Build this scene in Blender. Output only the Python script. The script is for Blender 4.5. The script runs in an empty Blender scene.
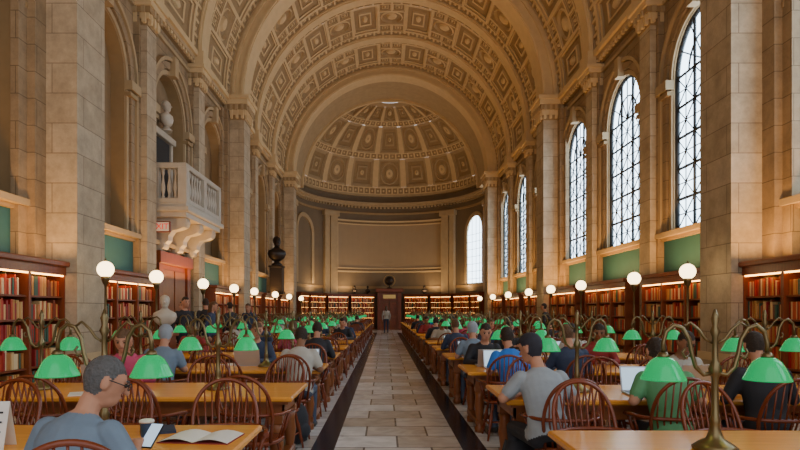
import bpy, math, random
import numpy as np
from mathutils import Vector, Matrix
random.seed(7)
pi=math.pi
CX=0.35
scene=bpy.context.scene

# ---------------------------------------------------------------- materials
def newmat(name):
    m=bpy.data.materials.new(name); m.use_nodes=True
    nt=m.node_tree; b=nt.nodes.get('Principled BSDF')
    return m,nt,b
def N(nt,t,**k):
    n=nt.nodes.new(t)
    for a,v in k.items(): setattr(n,a,v)
    return n
def simple(name,col,rough=.5,metal=0,var=.15,scale=6,emit=None,es=0,bump=0,spec=None,stretch=None):
    m,nt,b=newmat(name)
    tc=N(nt,'ShaderNodeNewGeometry')
    mp=N(nt,'ShaderNodeMapping')
    nt.links.new(tc.outputs['Position'],mp.inputs[0])
    if stretch: mp.inputs['Scale'].default_value=stretch
    no=N(nt,'ShaderNodeTexNoise'); no.inputs['Scale'].default_value=scale; no.inputs['Detail'].default_value=5
    nt.links.new(mp.outputs[0],no.inputs['Vector'])
    mx=N(nt,'ShaderNodeMix',data_type='RGBA')
    c=Vector(col)
    mx.inputs[6].default_value=(*(c*(1-var)),1); mx.inputs[7].default_value=(*[min(1,x) for x in c*(1+var)],1)
    nt.links.new(no.outputs[0],mx.inputs[0]); nt.links.new(mx.outputs[2],b.inputs['Base Color'])
    b.inputs['Roughness'].default_value=rough; b.inputs['Metallic'].default_value=metal
    if spec is not None: b.inputs['Specular IOR Level'].default_value=spec
    if emit:
        b.inputs['Emission Color'].default_value=(*emit,1); b.inputs['Emission Strength'].default_value=es
    if bump:
        bp=N(nt,'ShaderNodeBump'); bp.inputs['Strength'].default_value=bump; bp.inputs['Distance'].default_value=.02
        nt.links.new(no.outputs[0],bp.inputs['Height']); nt.links.new(bp.outputs[0],b.inputs['Normal'])
    return m
def stone_blocks(name,c1,c2,mort,bw=1.0,bh=.48,rough=.7):
    m,nt,b=newmat(name)
    g=N(nt,'ShaderNodeNewGeometry'); s=N(nt,'ShaderNodeSeparateXYZ'); nt.links.new(g.outputs['Position'],s.inputs[0])
    a=N(nt,'ShaderNodeMath',operation='ADD'); nt.links.new(s.outputs[0],a.inputs[0]); nt.links.new(s.outputs[1],a.inputs[1])
    cb=N(nt,'ShaderNodeCombineXYZ'); nt.links.new(a.outputs[0],cb.inputs[0]); nt.links.new(s.outputs[2],cb.inputs[1])
    br=N(nt,'ShaderNodeTexBrick'); br.inputs['Scale'].default_value=1
    br.inputs['Brick Width'].default_value=bw; br.inputs['Row Height'].default_value=bh; br.inputs['Mortar Size'].default_value=.008
    br.inputs['Color1'].default_value=(*c1,1); br.inputs['Color2'].default_value=(*c2,1); br.inputs['Mortar'].default_value=(*mort,1)
    nt.links.new(cb.outputs[0],br.inputs['Vector'])
    no=N(nt,'ShaderNodeTexNoise'); no.inputs['Scale'].default_value=2.5; no.inputs['Detail'].default_value=9; no.inputs['Roughness'].default_value=.75
    nt.links.new(g.outputs['Position'],no.inputs['Vector'])
    mr=N(nt,'ShaderNodeMapRange'); mr.inputs[1].default_value=.25; mr.inputs[2].default_value=.75; mr.inputs[3].default_value=.62; mr.inputs[4].default_value=1.3
    nt.links.new(no.outputs[0],mr.inputs[0])
    mx=N(nt,'ShaderNodeMix',data_type='RGBA',blend_type='MULTIPLY'); mx.inputs[0].default_value=1
    nt.links.new(br.outputs[0],mx.inputs[6]); nt.links.new(mr.outputs[0],mx.inputs[7]); nt.links.new(mx.outputs[2],b.inputs['Base Color'])
    b.inputs['Roughness'].default_value=rough
    bp=N(nt,'ShaderNodeBump'); bp.inputs['Strength'].default_value=.25; bp.inputs['Distance'].default_value=.02
    nt.links.new(mx.outputs[2],bp.inputs['Height']); nt.links.new(bp.outputs[0],b.inputs['Normal'])
    return m
def floor_mat():
    m,nt,b=newmat('floor_marble')
    g=N(nt,'ShaderNodeNewGeometry')
    mp=N(nt,'ShaderNodeMapping'); mp.inputs['Location'].default_value=(.6,0,0)
    nt.links.new(g.outputs['Position'],mp.inputs[0])
    br=N(nt,'ShaderNodeTexBrick'); br.offset=0.5; br.inputs['Scale'].default_value=1
    br.inputs['Brick Width'].default_value=.74; br.inputs['Row Height'].default_value=.6; br.inputs['Mortar Size'].default_value=.012
    br.inputs['Color1'].default_value=(.84,.84,.82,1); br.inputs['Color2'].default_value=(.50,.43,.34,1); br.inputs['Mortar'].default_value=(.2,.18,.16,1)
    nt.links.new(mp.outputs[0],br.inputs['Vector'])
    no=N(nt,'ShaderNodeTexNoise'); no.inputs['Scale'].default_value=3; no.inputs['Detail'].default_value=9; no.inputs['Distortion'].default_value=1.5
    nt.links.new(g.outputs['Position'],no.inputs['Vector'])
    mr=N(nt,'ShaderNodeMapRange'); mr.inputs[1].default_value=.3; mr.inputs[2].default_value=.7;mr.inputs[3].default_value=.75; mr.inputs[4].default_value=1.15
    nt.links.new(no.outputs[0],mr.inputs[0])
    mx=N(nt,'ShaderNodeMix',data_type='RGBA',blend_type='MULTIPLY'); mx.inputs[0].default_value=1
    nt.links.new(br.outputs[0],mx.inputs[6]); nt.links.new(mr.outputs[0],mx.inputs[7]); nt.links.new(mx.outputs[2],b.inputs['Base Color'])
    b.inputs['Roughness'].default_value=.18
    return m
def books_mat():
    m,nt,b=newmat('book_spines')
    g=N(nt,'ShaderNodeNewGeometry'); cr=N(nt,'ShaderNodeValToRGB'); cr.color_ramp.interpolation='CONSTANT'
    cols=[(.45,.02,.01),(.6,.3,.08),(.75,.5,.22),(.22,.05,.02),(.55,.06,.02),(.8,.62,.35),(.05,.12,.08),(.5,.2,.05),(.35,.02,.02),(.6,.10,.03)]
    e=cr.color_ramp.elements
    e[0].color=(*cols[0],1); e[1].position=.1; e[1].color=(*cols[1],1)
    for i in range(2,10):
        x=e.new(i*.1); x.color=(*cols[i],1)
    nt.links.new(g.outputs['Random Per Island'],cr.inputs[0]); nt.links.new(cr.outputs[0],b.inputs['Base Color'])
    b.inputs['Roughness'].default_value=.5
    return m

M={}
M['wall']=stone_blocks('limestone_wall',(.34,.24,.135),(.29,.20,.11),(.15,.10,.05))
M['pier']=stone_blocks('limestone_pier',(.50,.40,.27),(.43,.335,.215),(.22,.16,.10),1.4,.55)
M['stone']=simple('limestone_plain',(.43,.315,.175),.7,var=.18,scale=3,bump=.1)
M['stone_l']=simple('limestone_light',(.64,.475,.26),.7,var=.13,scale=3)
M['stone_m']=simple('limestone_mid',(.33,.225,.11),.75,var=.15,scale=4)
M['stone_d']=simple('limestone_dark',(.26,.175,.09),.8,var=.2,scale=4)  # darker brown limestone for blind arch backs and the panel fillet
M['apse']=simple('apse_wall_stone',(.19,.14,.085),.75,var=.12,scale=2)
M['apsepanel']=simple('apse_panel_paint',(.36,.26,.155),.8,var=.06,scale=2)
M['teal']=simple('teal_plaster',(.02,.10,.115),.7,var=.15,scale=3)
M['marble']=simple('white_marble',(.55,.48,.38),.4,var=.14,scale=5)
M['floor']=floor_mat()
M['strip']=simple('dark_marble_strip',(.015,.022,.034),.22,var=.3,scale=6)
M['wood']=simple('honey_oak',(.88,.34,.05),.25,var=.25,scale=3,stretch=(1,9,9))
M['wood_e']=simple('dark_oak_base',(.25,.075,.018),.4,var=.3,scale=5)
M['case']=simple('bookcase_oak',(.22,.05,.014),.4,var=.35,scale=4,stretch=(6,6,1))
M['chair']=simple('chair_mahogany',(.20,.04,.012),.25,var=.3,scale=7)
M['bronze']=simple('lamp_bronze',(.20,.15,.07),.32,metal=.8,var=.2)
M['brass']=simple('brass',(.55,.35,.12),.3,metal=.9,var=.1)
M['iron']=simple('window_iron',(.03,.033,.036),.6,var=.1)
M['green']=simple('green_glass',(.0,.30,.09),.15,var=.1,emit=(.0,.85,.24),es=.36,spec=.35)
M['bulb']=simple('lamp_bulb',(1,.8,.5),.5,var=0,emit=(1,.62,.26),es=16)
M['globe']=simple('globe_glass',(1,.9,.7),.4,var=0,emit=(1,.72,.36),es=7)
M['striplight']=simple('shelf_light',(1,.7,.3),.4,var=0,emit=(1,.46,.11),es=11)
M['glass']=simple('daylit_glass',(.7,.8,.9),.3,var=.1,scale=.8,emit=(.66,.84,1.0),es=7)
M['books']=books_mat()
M['dark']=simple('dark_interior',(.02,.015,.012),.7)
M['black']=simple('black_plastic',(.015,.015,.017),.4)
M['paper']=simple('paper',(.8,.77,.7),.7,var=.04)
M['screen']=simple('lit_screen',(.3,.4,.5),.3,var=0,emit=(.6,.8,1),es=.9)
M['silver']=simple('laptop_aluminium',(.5,.5,.52),.35,metal=.6,var=.05)
M['red']=simple('red_enamel',(.7,.03,.02),.4,emit=(1,.05,.02),es=.5)
M['bronze_d']=simple('dark_bronze',(.035,.025,.02),.4,metal=.5)
M['blue']=simple('blue_paper_cup',(.05,.16,.5),.5)

# ---------------------------------------------------------------- mesh builder
class MB:
    def __init__(s): s.v=[];s.f=[];s.m=[];s.s=[];s.mats=[]
    def mi(s,k):
        if k not in s.mats: s.mats.append(k)
        return s.mats.index(k)
    def face(s,idx,k,sm=False): s.f.append(idx); s.m.append(s.mi(k)); s.s.append(sm)
    def poly(s,pts,k,sm=False):
        b=len(s.v); s.v+= [tuple(p) for p in pts]; s.face(list(range(b,b+len(pts))),k,sm)
    def box(s,x0,x1,y0,y1,z0,z1,k,bev=0):
        if x0>x1:x0,x1=x1,x0
        if y0>y1:y0,y1=y1,y0
        b=len(s.v)
        if not bev:
            s.v+=[(x0,y0,z0),(x1,y0,z0),(x1,y1,z0),(x0,y1,z0),(x0,y0,z1),(x1,y0,z1),(x1,y1,z1),(x0,y1,z1)]
            for q in ((3,2,1,0),(4,5,6,7),(0,1,5,4),(1,2,6,5),(2,3,7,6),(3,0,4,7)): s.face([b+i for i in q],k)
        else:
            e=bev
            r=[]
            for z,i in ((z0,e),(z0+e,0),(z1-e,0),(z1,e)):
                r.append([(x0+i,y0+i,z),(x1-i,y0+i,z),(x1-i,y1-i,z),(x0+i,y1-i,z)])
            for q in r: s.v+=q
            for j in range(3):
                for i in range(4):
                    a=b+j*4+i;c=b+j*4+(i+1)%4
                    s.face([a,c,c+4,a+4],k)
            s.face([b+3,b+2,b+1,b],k); s.face([b+12,b+13,b+14,b+15],k)
    def tube(s,pts,rad,k,seg=8,cap=True,flat=None):
        pts=[Vector(p) for p in pts]; n=len(pts)
        if not hasattr(rad,'__len__'): rad=[rad]*n
        b=len(s.v); prev=None
        for i,p in enumerate(pts):
            t=(pts[min(i+1,n-1)]-pts[max(i-1,0)]).normalized()
            if prev is None:
                a=Vector((0,0,1)) if abs(t.z)<.9 else Vector((1,0,0))
                u=t.cross(a).normalized()
            else:
                u=(prev-t*prev.dot(t)).normalized()
            prev=u; w=t.cross(u)
            for j in range(seg):
                q=2*pi*j/seg
                s.v.append(tuple(p+(u*math.cos(q)+w*math.sin(q))*rad[i]))
        for i in range(n-1):
            for j in range(seg):
                a=b+i*seg+j;c=b+i*seg+(j+1)%seg
                s.face([a,c,c+seg,a+seg],k,True)
        if cap:
            s.face([b+j for j in range(seg)][::-1],k); s.face([b+(n-1)*seg+j for j in range(seg)],k)
    def lathe(s,c,prof,k,seg=16,sm=True,sx=1,sy=1):
        b=len(s.v); n=len(prof)
        for r,z in prof:
            for j in range(seg):
                q=2*pi*j/seg
                s.v.append((c[0]+r*sx*math.cos(q),c[1]+r*sy*math.sin(q),c[2]+z))
        for i in range(n-1):
            for j in range(seg):
                a=b+i*seg+j;d=b+i*seg+(j+1)%seg
                s.face([a,d,d+seg,a+seg],k,sm)
        if prof[0][0]>1e-4: s.face([b+j for j in range(seg)][::-1],k)
        if prof[-1][0]>1e-4: s.face([b+(n-1)*seg+j for j in range(seg)],k)
    def sphere(s,c,r,k,seg=16,rx=1,ry=1,rz=1,ang0=0):
        pr=[(r*math.sin(pi*i/10),-r*rz*math.cos(pi*i/10)) for i in range(11)]
        pr[0]=(1e-5,pr[0][1]); pr[-1]=(1e-5,pr[-1][1])
        s.lathe(c,pr,k,seg,True,rx,ry)
    def grid(s,fn,nu,nv,k,sm=True):
        b=len(s.v)
        for i in range(nu+1):
            for j in range(nv+1): s.v.append(tuple(fn(i/nu,j/nv)))
        for i in range(nu):
            for j in range(nv):
                a=b+i*(nv+1)+j; s.face([a,a+nv+1,a+nv+2,a+1],k,sm)
    def prism(s,poly2,mapf,d0,d1,k):
        n=len(poly2); b=len(s.v)
        for d in (d0,d1):
            for p in poly2: s.v.append(tuple(mapf(p[0],p[1],d)))
        s.face(list(range(b,b+n)),k); s.face(list(range(b+n,b+2*n))[::-1],k)
        for i in range(n):
            j=(i+1)%n; s.face([b+i,b+n+i,b+n+j,b+j],k)
    def mesh(s,name):
        me=bpy.data.meshes.new(name); me.from_pydata(s.v,[],s.f)
        for k in s.mats: me.materials.append(M[k])
        me.polygons.foreach_set('material_index',s.m); me.polygons.foreach_set('use_smooth',s.s)
        me.update(); return me
    def obj(s,name,loc=(0,0,0),rz=0,parent=None):
        return place(s.mesh(name),name,loc,rz,parent)
def place(me,name,loc=(0,0,0),rz=0,parent=None,sc=1):
    o=bpy.data.objects.new(name,me); scene.collection.objects.link(o)
    o.location=loc; o.rotation_euler=(0,0,rz); o.scale=(sc,sc,sc)
    if parent: o.parent=parent
    return o
def empty(name,loc=(0,0,0)):
    o=bpy.data.objects.new(name,None); scene.collection.objects.link(o); o.location=loc; o.empty_display_size=.2; return o

# ---------------------------------------------------------------- room
WX=6.85; SPR=10.1
Y0=-7.0
PIER=[-1.5,11.55,24.6,37.65]
BAY=4.35
# floor
b=MB(); b.poly([(-9,Y0,0),(9.5,Y0,0),(9.5,50,0),(-9,50,0)],'floor'); b.obj('floor')
b=MB()
b.box(-.80,-.55,Y0,41.5,-.02,.004,'strip'); b.box(.84,1.10,Y0,41.5,-.02,.004,'strip')
b.obj('trim_1_floor_strips')

def bay_list():
    out=[]
    for p in PIER[:-1]+[]:
        for k in range(3): out.append(p+BAY*(.5+k))
    return [-1.5-BAY*.5]+out
BAYS=bay_list()   # centres
SILL=3.5;RS=7.28;R0=1.24
NA=20
def arc(yc,r,z):
    return [(yc-r*math.cos(pi*i/NA),z+r*math.sin(pi*i/NA)) for i in range(NA+1)]
def wall_side(s,name):
    X=CX+s*WX; b=MB()
    D=.16 if s>0 else .34
    for yc in BAYS:
        y0=yc-BAY/2;y1=yc+BAY/2
        def P(y,z,x=X): return (x,y,z)
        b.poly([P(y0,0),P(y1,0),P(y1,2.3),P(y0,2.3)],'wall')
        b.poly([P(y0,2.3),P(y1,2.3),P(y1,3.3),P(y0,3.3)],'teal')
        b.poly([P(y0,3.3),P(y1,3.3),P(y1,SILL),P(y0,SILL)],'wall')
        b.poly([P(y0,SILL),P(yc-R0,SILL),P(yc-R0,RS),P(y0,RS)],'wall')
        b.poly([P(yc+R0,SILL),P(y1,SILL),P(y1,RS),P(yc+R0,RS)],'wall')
        a=arc(yc,R0,RS)
        b.poly([P(y0,RS),P(yc-R0,RS),P(y0,SPR+.1)],'wall')
        b.poly([P(yc+R0,RS),P(y1,RS),P(y1,SPR+.1)],'wall')
        for i in range(NA):
            t0=y0+BAY*i/NA;t1=y0+BAY*(i+1)/NA
            b.poly([P(*a[i]),P(*a[i+1]),P(t1,SPR+.1),P(t0,SPR+.1)],'wall')
        # reveal
        out=[(yc-R0,SILL)]+a+[(yc+R0,SILL)]
        for i in range(len(out)):
            p=out[i];q=out[(i+1)%len(out)]
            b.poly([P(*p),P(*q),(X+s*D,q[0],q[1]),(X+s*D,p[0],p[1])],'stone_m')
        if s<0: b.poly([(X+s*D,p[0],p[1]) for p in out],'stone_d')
        # archivolt mouldings
        for (ri,ro,pr,mt) in ((R0+.02,R0+.14,.05,'stone'),(R0+.18,R0+.38,.10,'wall'),(R0+.42,R0+.52,.15,'stone')):
            A=arc(yc,ri,RS);B=arc(yc,ro,RS)
            A=[(yc-ri,SILL)]+A+[(yc+ri,SILL)];B=[(yc-ro,SILL)]+B+[(yc+ro,SILL)]
            x=X-s*pr
            for i in range(len(A)-1):
                b.poly([(x,*A[i]),(x,*A[i+1]),(x,*B[i+1]),(x,*B[i])],mt)
                b.poly([(x,*A[i]),(x,*A[i+1]),(X,*A[i+1]),(X,*A[i])],mt)
                b.poly([(x,*B[i]),(x,*B[i+1]),(X,*B[i+1]),(X,*B[i])],mt)
        # impost
        for sg in (-1,1):
            ya=yc+sg*(R0);yb=yc+sg*(R0+.58)
            b.box(X,X-s*.2,ya,yb,RS-.25,RS-.02,'stone')
            b.box(X,X-s*.16,ya,yb,RS-.4,RS-.3,'stone_m')
        # keystone
        b.box(X,X-s*.24,yc-.14,yc+.14,RS+R0+.0,RS+R0+.58,'stone')
    o=b.obj(name)
    # mouldings
    b=MB()
    ys=Y0;ye=42
    for (z0,z1,p,mt) in ((3.28,3.36,.08,'stone_m'),(3.36,3.48,.2,'stone'),(9.35,9.45,.08,'stone'),(9.7,9.8,.12,'stone_m'),(9.8,9.92,.22,'stone'),(9.92,10.1,.32,'stone_l'),(2.2,2.3,.04,'stone_m')):
        b.box(X,X-s*p,ys,ye,z0,z1,mt)
    y=ys
    while y<37: # dentils
        b.box(X-s*.12,X-s*.2,y,y+.12,9.7,9.8,'stone_l'); y+=.26
    b.obj('trim_%d_cornice'%(2 if s<0 else 3))
    # rest of wall 37.65..42
    b=MB(); b.poly([(X,36.9,0),(X,42.0,0),(X,42.0,SPR+.1),(X,36.9,SPR+.1)],'wall')
    b.obj(name+'_return')
wall_side(-1,'wall_left'); wall_side(1,'wall_right')

def capital(b,X,s,ya,yb,pr,zt,h,mt='stone_l'):
    # stepped flaring capital with leaves
    n=4
    for i in range(n):
        e=.03+.05*i
        b.box(X,X-s*(pr+e),ya-e,yb+e,zt-h+h*i/n*.85,zt-h+h*(i+1)/n*.85,mt if i%2 else 'stone_m')
    b.box(X,X-s*(pr+.24),ya-.24,yb+.24,zt-h*.15,zt,mt)
    # leaves
    yy=ya
    while yy<yb-.05:
        b.box(X-s*pr,X-s*(pr+.11),yy+.02,yy+.13,zt-h*.95,zt-h*.55,mt,.02)
        b.box(X-s*pr,X-s*(pr+.17),yy+.09,yy+.2,zt-h*.6,zt-h*.25,'stone',.02); yy+=.22
    for sgy,yy in ((-1,ya),(1,yb)):
        for k in range(int(pr/.22)+1):
            xx=X-s*(pr-.1-.22*k)
            b.box(xx,xx-s*.1,yy,yy+sgy*.11,zt-h*.95,zt-h*.55,mt,.02)
            b.box(xx,xx-s*.1,yy,yy+sgy*.16,zt-h*.6,zt-h*.25,'stone',.02)
# main piers
for pi_i,yc in enumerate(PIER):
    for s in (-1,1):
        b=MB(); X=CX+s*WX
        ya=yc-.54;yb=yc+.54
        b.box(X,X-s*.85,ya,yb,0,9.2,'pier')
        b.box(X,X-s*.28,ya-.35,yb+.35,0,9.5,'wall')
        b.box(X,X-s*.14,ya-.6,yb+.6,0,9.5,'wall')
        b.box(X,X-s*.93,ya-.08,yb+.08,0,.55,'stone'); b.box(X,X-s*.89,ya-.04,yb+.04,.55,.7,'stone_l')
        capital(b,X,s,ya,yb,.85,10.1,.95)
        b.obj('trim_pier')
    # rib
b=MB()
def ring(b,ya,yb,ri,ro,mt,mf,n=64,zc=SPR):
    for i in range(n):
        a0=pi*i/n;a1=pi*(i+1)/n
        def P(r,a,y): return (CX-r*math.cos(a),y,zc+r*math.sin(a))
        b.poly([P(ri,a0,ya),P(ri,a1,ya),P(ri,a1,yb),P(ri,a0,yb)],mt,True)
        b.poly([P(ri,a0,ya),P(ri,a1,ya),P(ro,a1,ya),P(ro,a0,ya)],mf)
        b.poly([P(ri,a0,yb),P(ri,a1,yb),P(ro,a1,yb),P(ro,a0,yb)],mf)
for yc in PIER:
    ring(b,yc-.54,yc+.54,6.0,6.75,'stone_l','stone_l')
    ring(b,yc-.62,yc+.62,6.38,6.48,'stone_l','stone_l')
    ring(b,yc-.60,yc+.60,6.04,6.12,'stone_l','stone_l')
# small pilasters sub ribs
for p in PIER[:-1]:
    for k in (1,2):
        yc=p+BAY*k
        ring(b,yc-.3,yc+.3,6.44,6.75,'stone_l','stone_l')
        ring(b,yc-.36,yc+.36,6.5,6.56,'stone_l','stone_l')
# apse barrel
ring(b,38.1,42.0,6.2,7.3,'stone','stone_m')
ring(b,38.15,38.4,6.08,6.3,'stone_l','stone_l')
ring(b,41.8,42.06,6.05,7.3,'stone_l','stone_l')
b.obj('trim_vault_ribs')
for p in PIER[:-1]:
    for k in (1,2):
        for s in (-1,1):
            b=MB(); yc=p+BAY*k; X=CX+s*WX
            b.box(X,X-s*.32,yc-.32,yc+.32,0,9.0,'pier'); b.box(X,X-s*.16,yc-.42,yc+.42,0,9.3,'wall')
            b.box(X,X-s*.38,yc-.38,yc+.38,0,.5,'stone')
            capital(b,X,s,yc-.32,yc+.32,.32,9.62,.7)
            b.box(X,X-s*.5,yc-.42,yc+.42,9.62,10.1,'stone_l')
            b.obj('trim_pilaster')
# coffered vault
def coffer(b,P,u0,u1,v0,v1,marg,D,kind,k=4,mats=('stone_l','stone','stone_m','stone_l')):
    uc=(u0+u1)/2;vc=(v0+v1)/2;hu=(u1-u0)/2;hv=(v1-v0)/2
    def rect(su,sv):
        pts=[]
        for side in range(4):
            for i in range(k):
                t=i/k*2-1
                q={0:(t,-1),1:(1,t),2:(-t,1),3:(-1,-t)}[side]
                pts.append((q[0]*su,q[1]*sv))
        return pts
    def circ(f):
        pts=[]
        for (x,y) in rect(1,1):
            l=math.hypot(x,y); pts.append((x/l*f,y/l*f))
        return pts
    a=1-marg
    if kind=='rect':
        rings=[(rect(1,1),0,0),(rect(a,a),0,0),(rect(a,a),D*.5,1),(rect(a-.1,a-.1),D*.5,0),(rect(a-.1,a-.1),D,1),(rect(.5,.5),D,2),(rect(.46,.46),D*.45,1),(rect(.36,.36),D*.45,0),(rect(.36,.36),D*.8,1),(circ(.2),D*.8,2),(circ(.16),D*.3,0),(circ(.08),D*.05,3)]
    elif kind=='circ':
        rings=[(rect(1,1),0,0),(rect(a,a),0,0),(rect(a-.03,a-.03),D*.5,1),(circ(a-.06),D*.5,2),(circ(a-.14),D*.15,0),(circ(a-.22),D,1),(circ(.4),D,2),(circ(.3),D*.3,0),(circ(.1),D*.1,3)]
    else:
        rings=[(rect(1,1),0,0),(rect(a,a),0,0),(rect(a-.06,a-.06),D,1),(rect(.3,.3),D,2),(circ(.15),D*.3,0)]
    base=len(b.v); n=4*k
    for (pts,d,_) in rings:
        for (x,y) in pts: b.v.append(tuple(P(uc+x*hu,vc+y*hv,d)))
    for r in range(len(rings)-1):
        mt=mats[rings[r+1][2]]
        for i in range(n):
            j=(i+1)%n; q=base+r*n
            b.face([q+i,q+j,q+n+j,q+n+i],mt)
    q=base+(len(rings)-1)*n
    b.face([q+i for i in range(n)],mats[0])
b=MB()
RV=6.58
def PV(u,v,d): return (CX-(RV+d)*math.cos(u),v,SPR+(RV+d)*math.sin(u))
for yc in BAYS:
    def half(edge):
        return .54 if any(abs(edge-p)<.1 for p in PIER) else .3
    ya=yc-BAY/2+half(yc-BAY/2); yb=yc+BAY/2-half(yc+BAY/2)
    w=.42
    nS=44
    for (a0,a1) in ((ya,ya+w),(yb-w,yb)):
        for i in range(nS):
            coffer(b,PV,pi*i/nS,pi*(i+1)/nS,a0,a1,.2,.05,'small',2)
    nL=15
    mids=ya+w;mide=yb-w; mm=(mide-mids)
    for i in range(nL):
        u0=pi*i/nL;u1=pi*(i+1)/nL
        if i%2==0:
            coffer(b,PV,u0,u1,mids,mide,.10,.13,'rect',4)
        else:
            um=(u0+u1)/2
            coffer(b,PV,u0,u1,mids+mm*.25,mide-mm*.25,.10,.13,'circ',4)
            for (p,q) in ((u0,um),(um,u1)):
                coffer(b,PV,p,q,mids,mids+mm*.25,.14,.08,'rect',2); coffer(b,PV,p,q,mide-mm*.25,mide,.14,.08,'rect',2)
b.obj('ceiling')
# ---------------------------------------------------------------- apse
AY=42.0;RA=6.85
b=MB()
def PC(r,a,z): # a measured from +x toward +y
    return (CX+r*math.cos(a),AY+r*math.sin(a),z)
def cyl(b,r,a0,a1,z0,z1,mt,n=48,thick=0):
    n=max(1,int(n*abs(a1-a0)/pi)+1)
    for i in range(n):
        p=a0+(a1-a0)*i/n;q=a0+(a1-a0)*(i+1)/n
        b.poly([PC(r,p,z0),PC(r,q,z0),PC(r,q,z1),PC(r,p,z1)],mt,True)
        if thick:
            b.poly([PC(r,p,z0),PC(r,q,z0),PC(r+thick,q,z0),PC(r+thick,p,z0)],mt)
            b.poly([PC(r,p,z1),PC(r,q,z1),PC(r+thick,q,z1),PC(r+thick,p,z1)],mt)
    if thick:
        for p in (a0,a1): b.poly([PC(r,p,z0),PC(r+thick,p,z0),PC(r+thick,p,z1),PC(r,p,z1)],mt)
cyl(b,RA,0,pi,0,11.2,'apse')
b.obj('wall_back')
b=MB()
cyl(b,6.8,0,pi,3.3,3.5,'stone_m',thick=.1)
cyl(b,6.72,0,pi,9.3,9.45,'stone_m',thick=.2)
cyl(b,6.62,0,pi,9.95,10.1,'stone',thick=.3); cyl(b,6.5,0,pi,10.1,10.25,'stone',thick=.4)
cyl(b,6.55,0,pi,10.75,10.95,'stone',thick=.4)
for i in range(70):
    a=pi*i/70; cyl(b,6.68,a,a+pi/140,9.8,9.95,'stone',thick=.2)
# panel frame (outer light moulding, dark fillet, raised field)
A0=pi/2-.70;A1=pi/2+.70
def frame(r,e,w,mt):
    cyl(b,r,A0+e,A1-e,8.8-e*6.8-w,8.8-e*6.8,mt,thick=.12); cyl(b,r,A0+e,A1-e,4.6+e*6.8,4.6+e*6.8+w,mt,thick=.12)
    q=w/6.8
    cyl(b,r,A0+e,A0+e+q,4.6+e*6.8,8.8-e*6.8,mt,thick=.12); cyl(b,r,A1-e-q,A1-e,4.6+e*6.8,8.8-e*6.8,mt,thick=.12)
frame(6.70,0,.13,'stone_l'); frame(6.76,.02,.16,'stone_d'); frame(6.72,.043,.08,'stone_l')
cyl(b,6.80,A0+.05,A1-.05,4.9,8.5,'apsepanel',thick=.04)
for a,w in ((.76,.035),(.86,.05),(.04,.04)):
    for aa in (a,pi-a):
        cyl(b,6.62,aa-w,aa+w,0,9.1,'stone',thick=.25); cyl(b,6.54,aa-w-.02,aa+w+.02,8.95,9.35,'stone',thick=.3)
b.obj('trim_apse')
# apse arched window / niche
def apse_arch(ac,half,pane,name):
    b=MB(); r=6.80
    def Q(y,z,rr=r): return PC(rr,ac+y/RA,z)
    a=[(-half,3.6)]+[(-half*math.cos(pi*i/NA),7.4+half*math.sin(pi*i/NA)) for i in range(NA+1)]+[(half,3.6)]
    h2=half+.3
    a2=[(-h2,3.6)]+[(-h2*math.cos(pi*i/NA),7.4+h2*math.sin(pi*i/NA)) for i in range(NA+1)]+[(h2,3.6)]
    for i in range(len(a)-1):
        b.poly([Q(*a[i],6.72),Q(*a[i+1],6.72),Q(*a2[i+1],6.72),Q(*a2[i],6.72)],'stone')
        b.poly([Q(*a[i],6.72),Q(*a[i+1],6.72),Q(*a[i+1],6.82),Q(*a[i],6.82)],'stone')
        b.poly([Q(*a2[i],6.72),Q(*a2[i+1],6.72),Q(*a2[i+1],6.86),Q(*a2[i],6.86)],'stone')
    nn=10
    for i in range(nn):
        y0=-half+2*half*i/nn;y1=y0+2*half/nn
        z=lambda y:7.4+math.sqrt(max(0,half*half-y*y))
        b.poly([Q(y0,3.6,6.81),Q(y1,3.6,6.81),Q(y1,z(y1),6.81),Q(y0,z(y0),6.81)],pane)
    if pane=='glass':
        for y in (-half*.5,0,half*.5): b.tube([Q(y,3.6,6.79),Q(y,7.4+math.sqrt(half*half-y*y),6.79)],.018,'iron',4)
        for k in range(7): b.tube([Q(-half,3.9+.55*k,6.79),Q(0,3.9+.55*k,6.79),Q(half,3.9+.55*k,6.79)],.015,'iron',4)
    b.obj(name)
apse_arch(math.radians(20),1.15,'glass','window_13'); apse_arch(pi-math.radians(20),1.1,'apse','trim_apse_niche')
# dome
b=MB()
RD=6.6;RDz=5.75;ZD=10.9
def PD(u,v,d): # u azimuth 0..pi, v elev
    r=RD+d
    return (CX+r*math.cos(u)*math.cos(v),AY-.1+r*math.sin(u)*math.cos(v),ZD+(RDz+d)*math.sin(v))
elev=[0,.10,.48,.56,.94,1.02,1.28,1.36,pi/2-.01]
nAz=9
for r in range(len(elev)-1):
    v0,v1=elev[r],elev[r+1]
    if r in (0,2,4):
        n=45 if r==0 else (36 if r==2 else 27)
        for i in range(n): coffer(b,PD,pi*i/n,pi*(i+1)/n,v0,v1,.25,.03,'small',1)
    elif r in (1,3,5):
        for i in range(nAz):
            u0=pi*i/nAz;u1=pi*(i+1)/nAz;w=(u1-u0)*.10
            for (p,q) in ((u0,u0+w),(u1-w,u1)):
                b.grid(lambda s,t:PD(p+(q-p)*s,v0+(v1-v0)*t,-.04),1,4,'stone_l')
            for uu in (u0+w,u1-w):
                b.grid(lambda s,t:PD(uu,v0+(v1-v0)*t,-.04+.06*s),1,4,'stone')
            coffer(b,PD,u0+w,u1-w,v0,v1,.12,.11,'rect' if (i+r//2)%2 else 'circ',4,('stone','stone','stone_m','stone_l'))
    else:
        b.grid(lambda s,t:PD(pi*s,v0+(v1-v0)*t,-.03 if r==6 else 0),45,2,'stone')
b.obj('ceiling_apse_dome')

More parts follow.
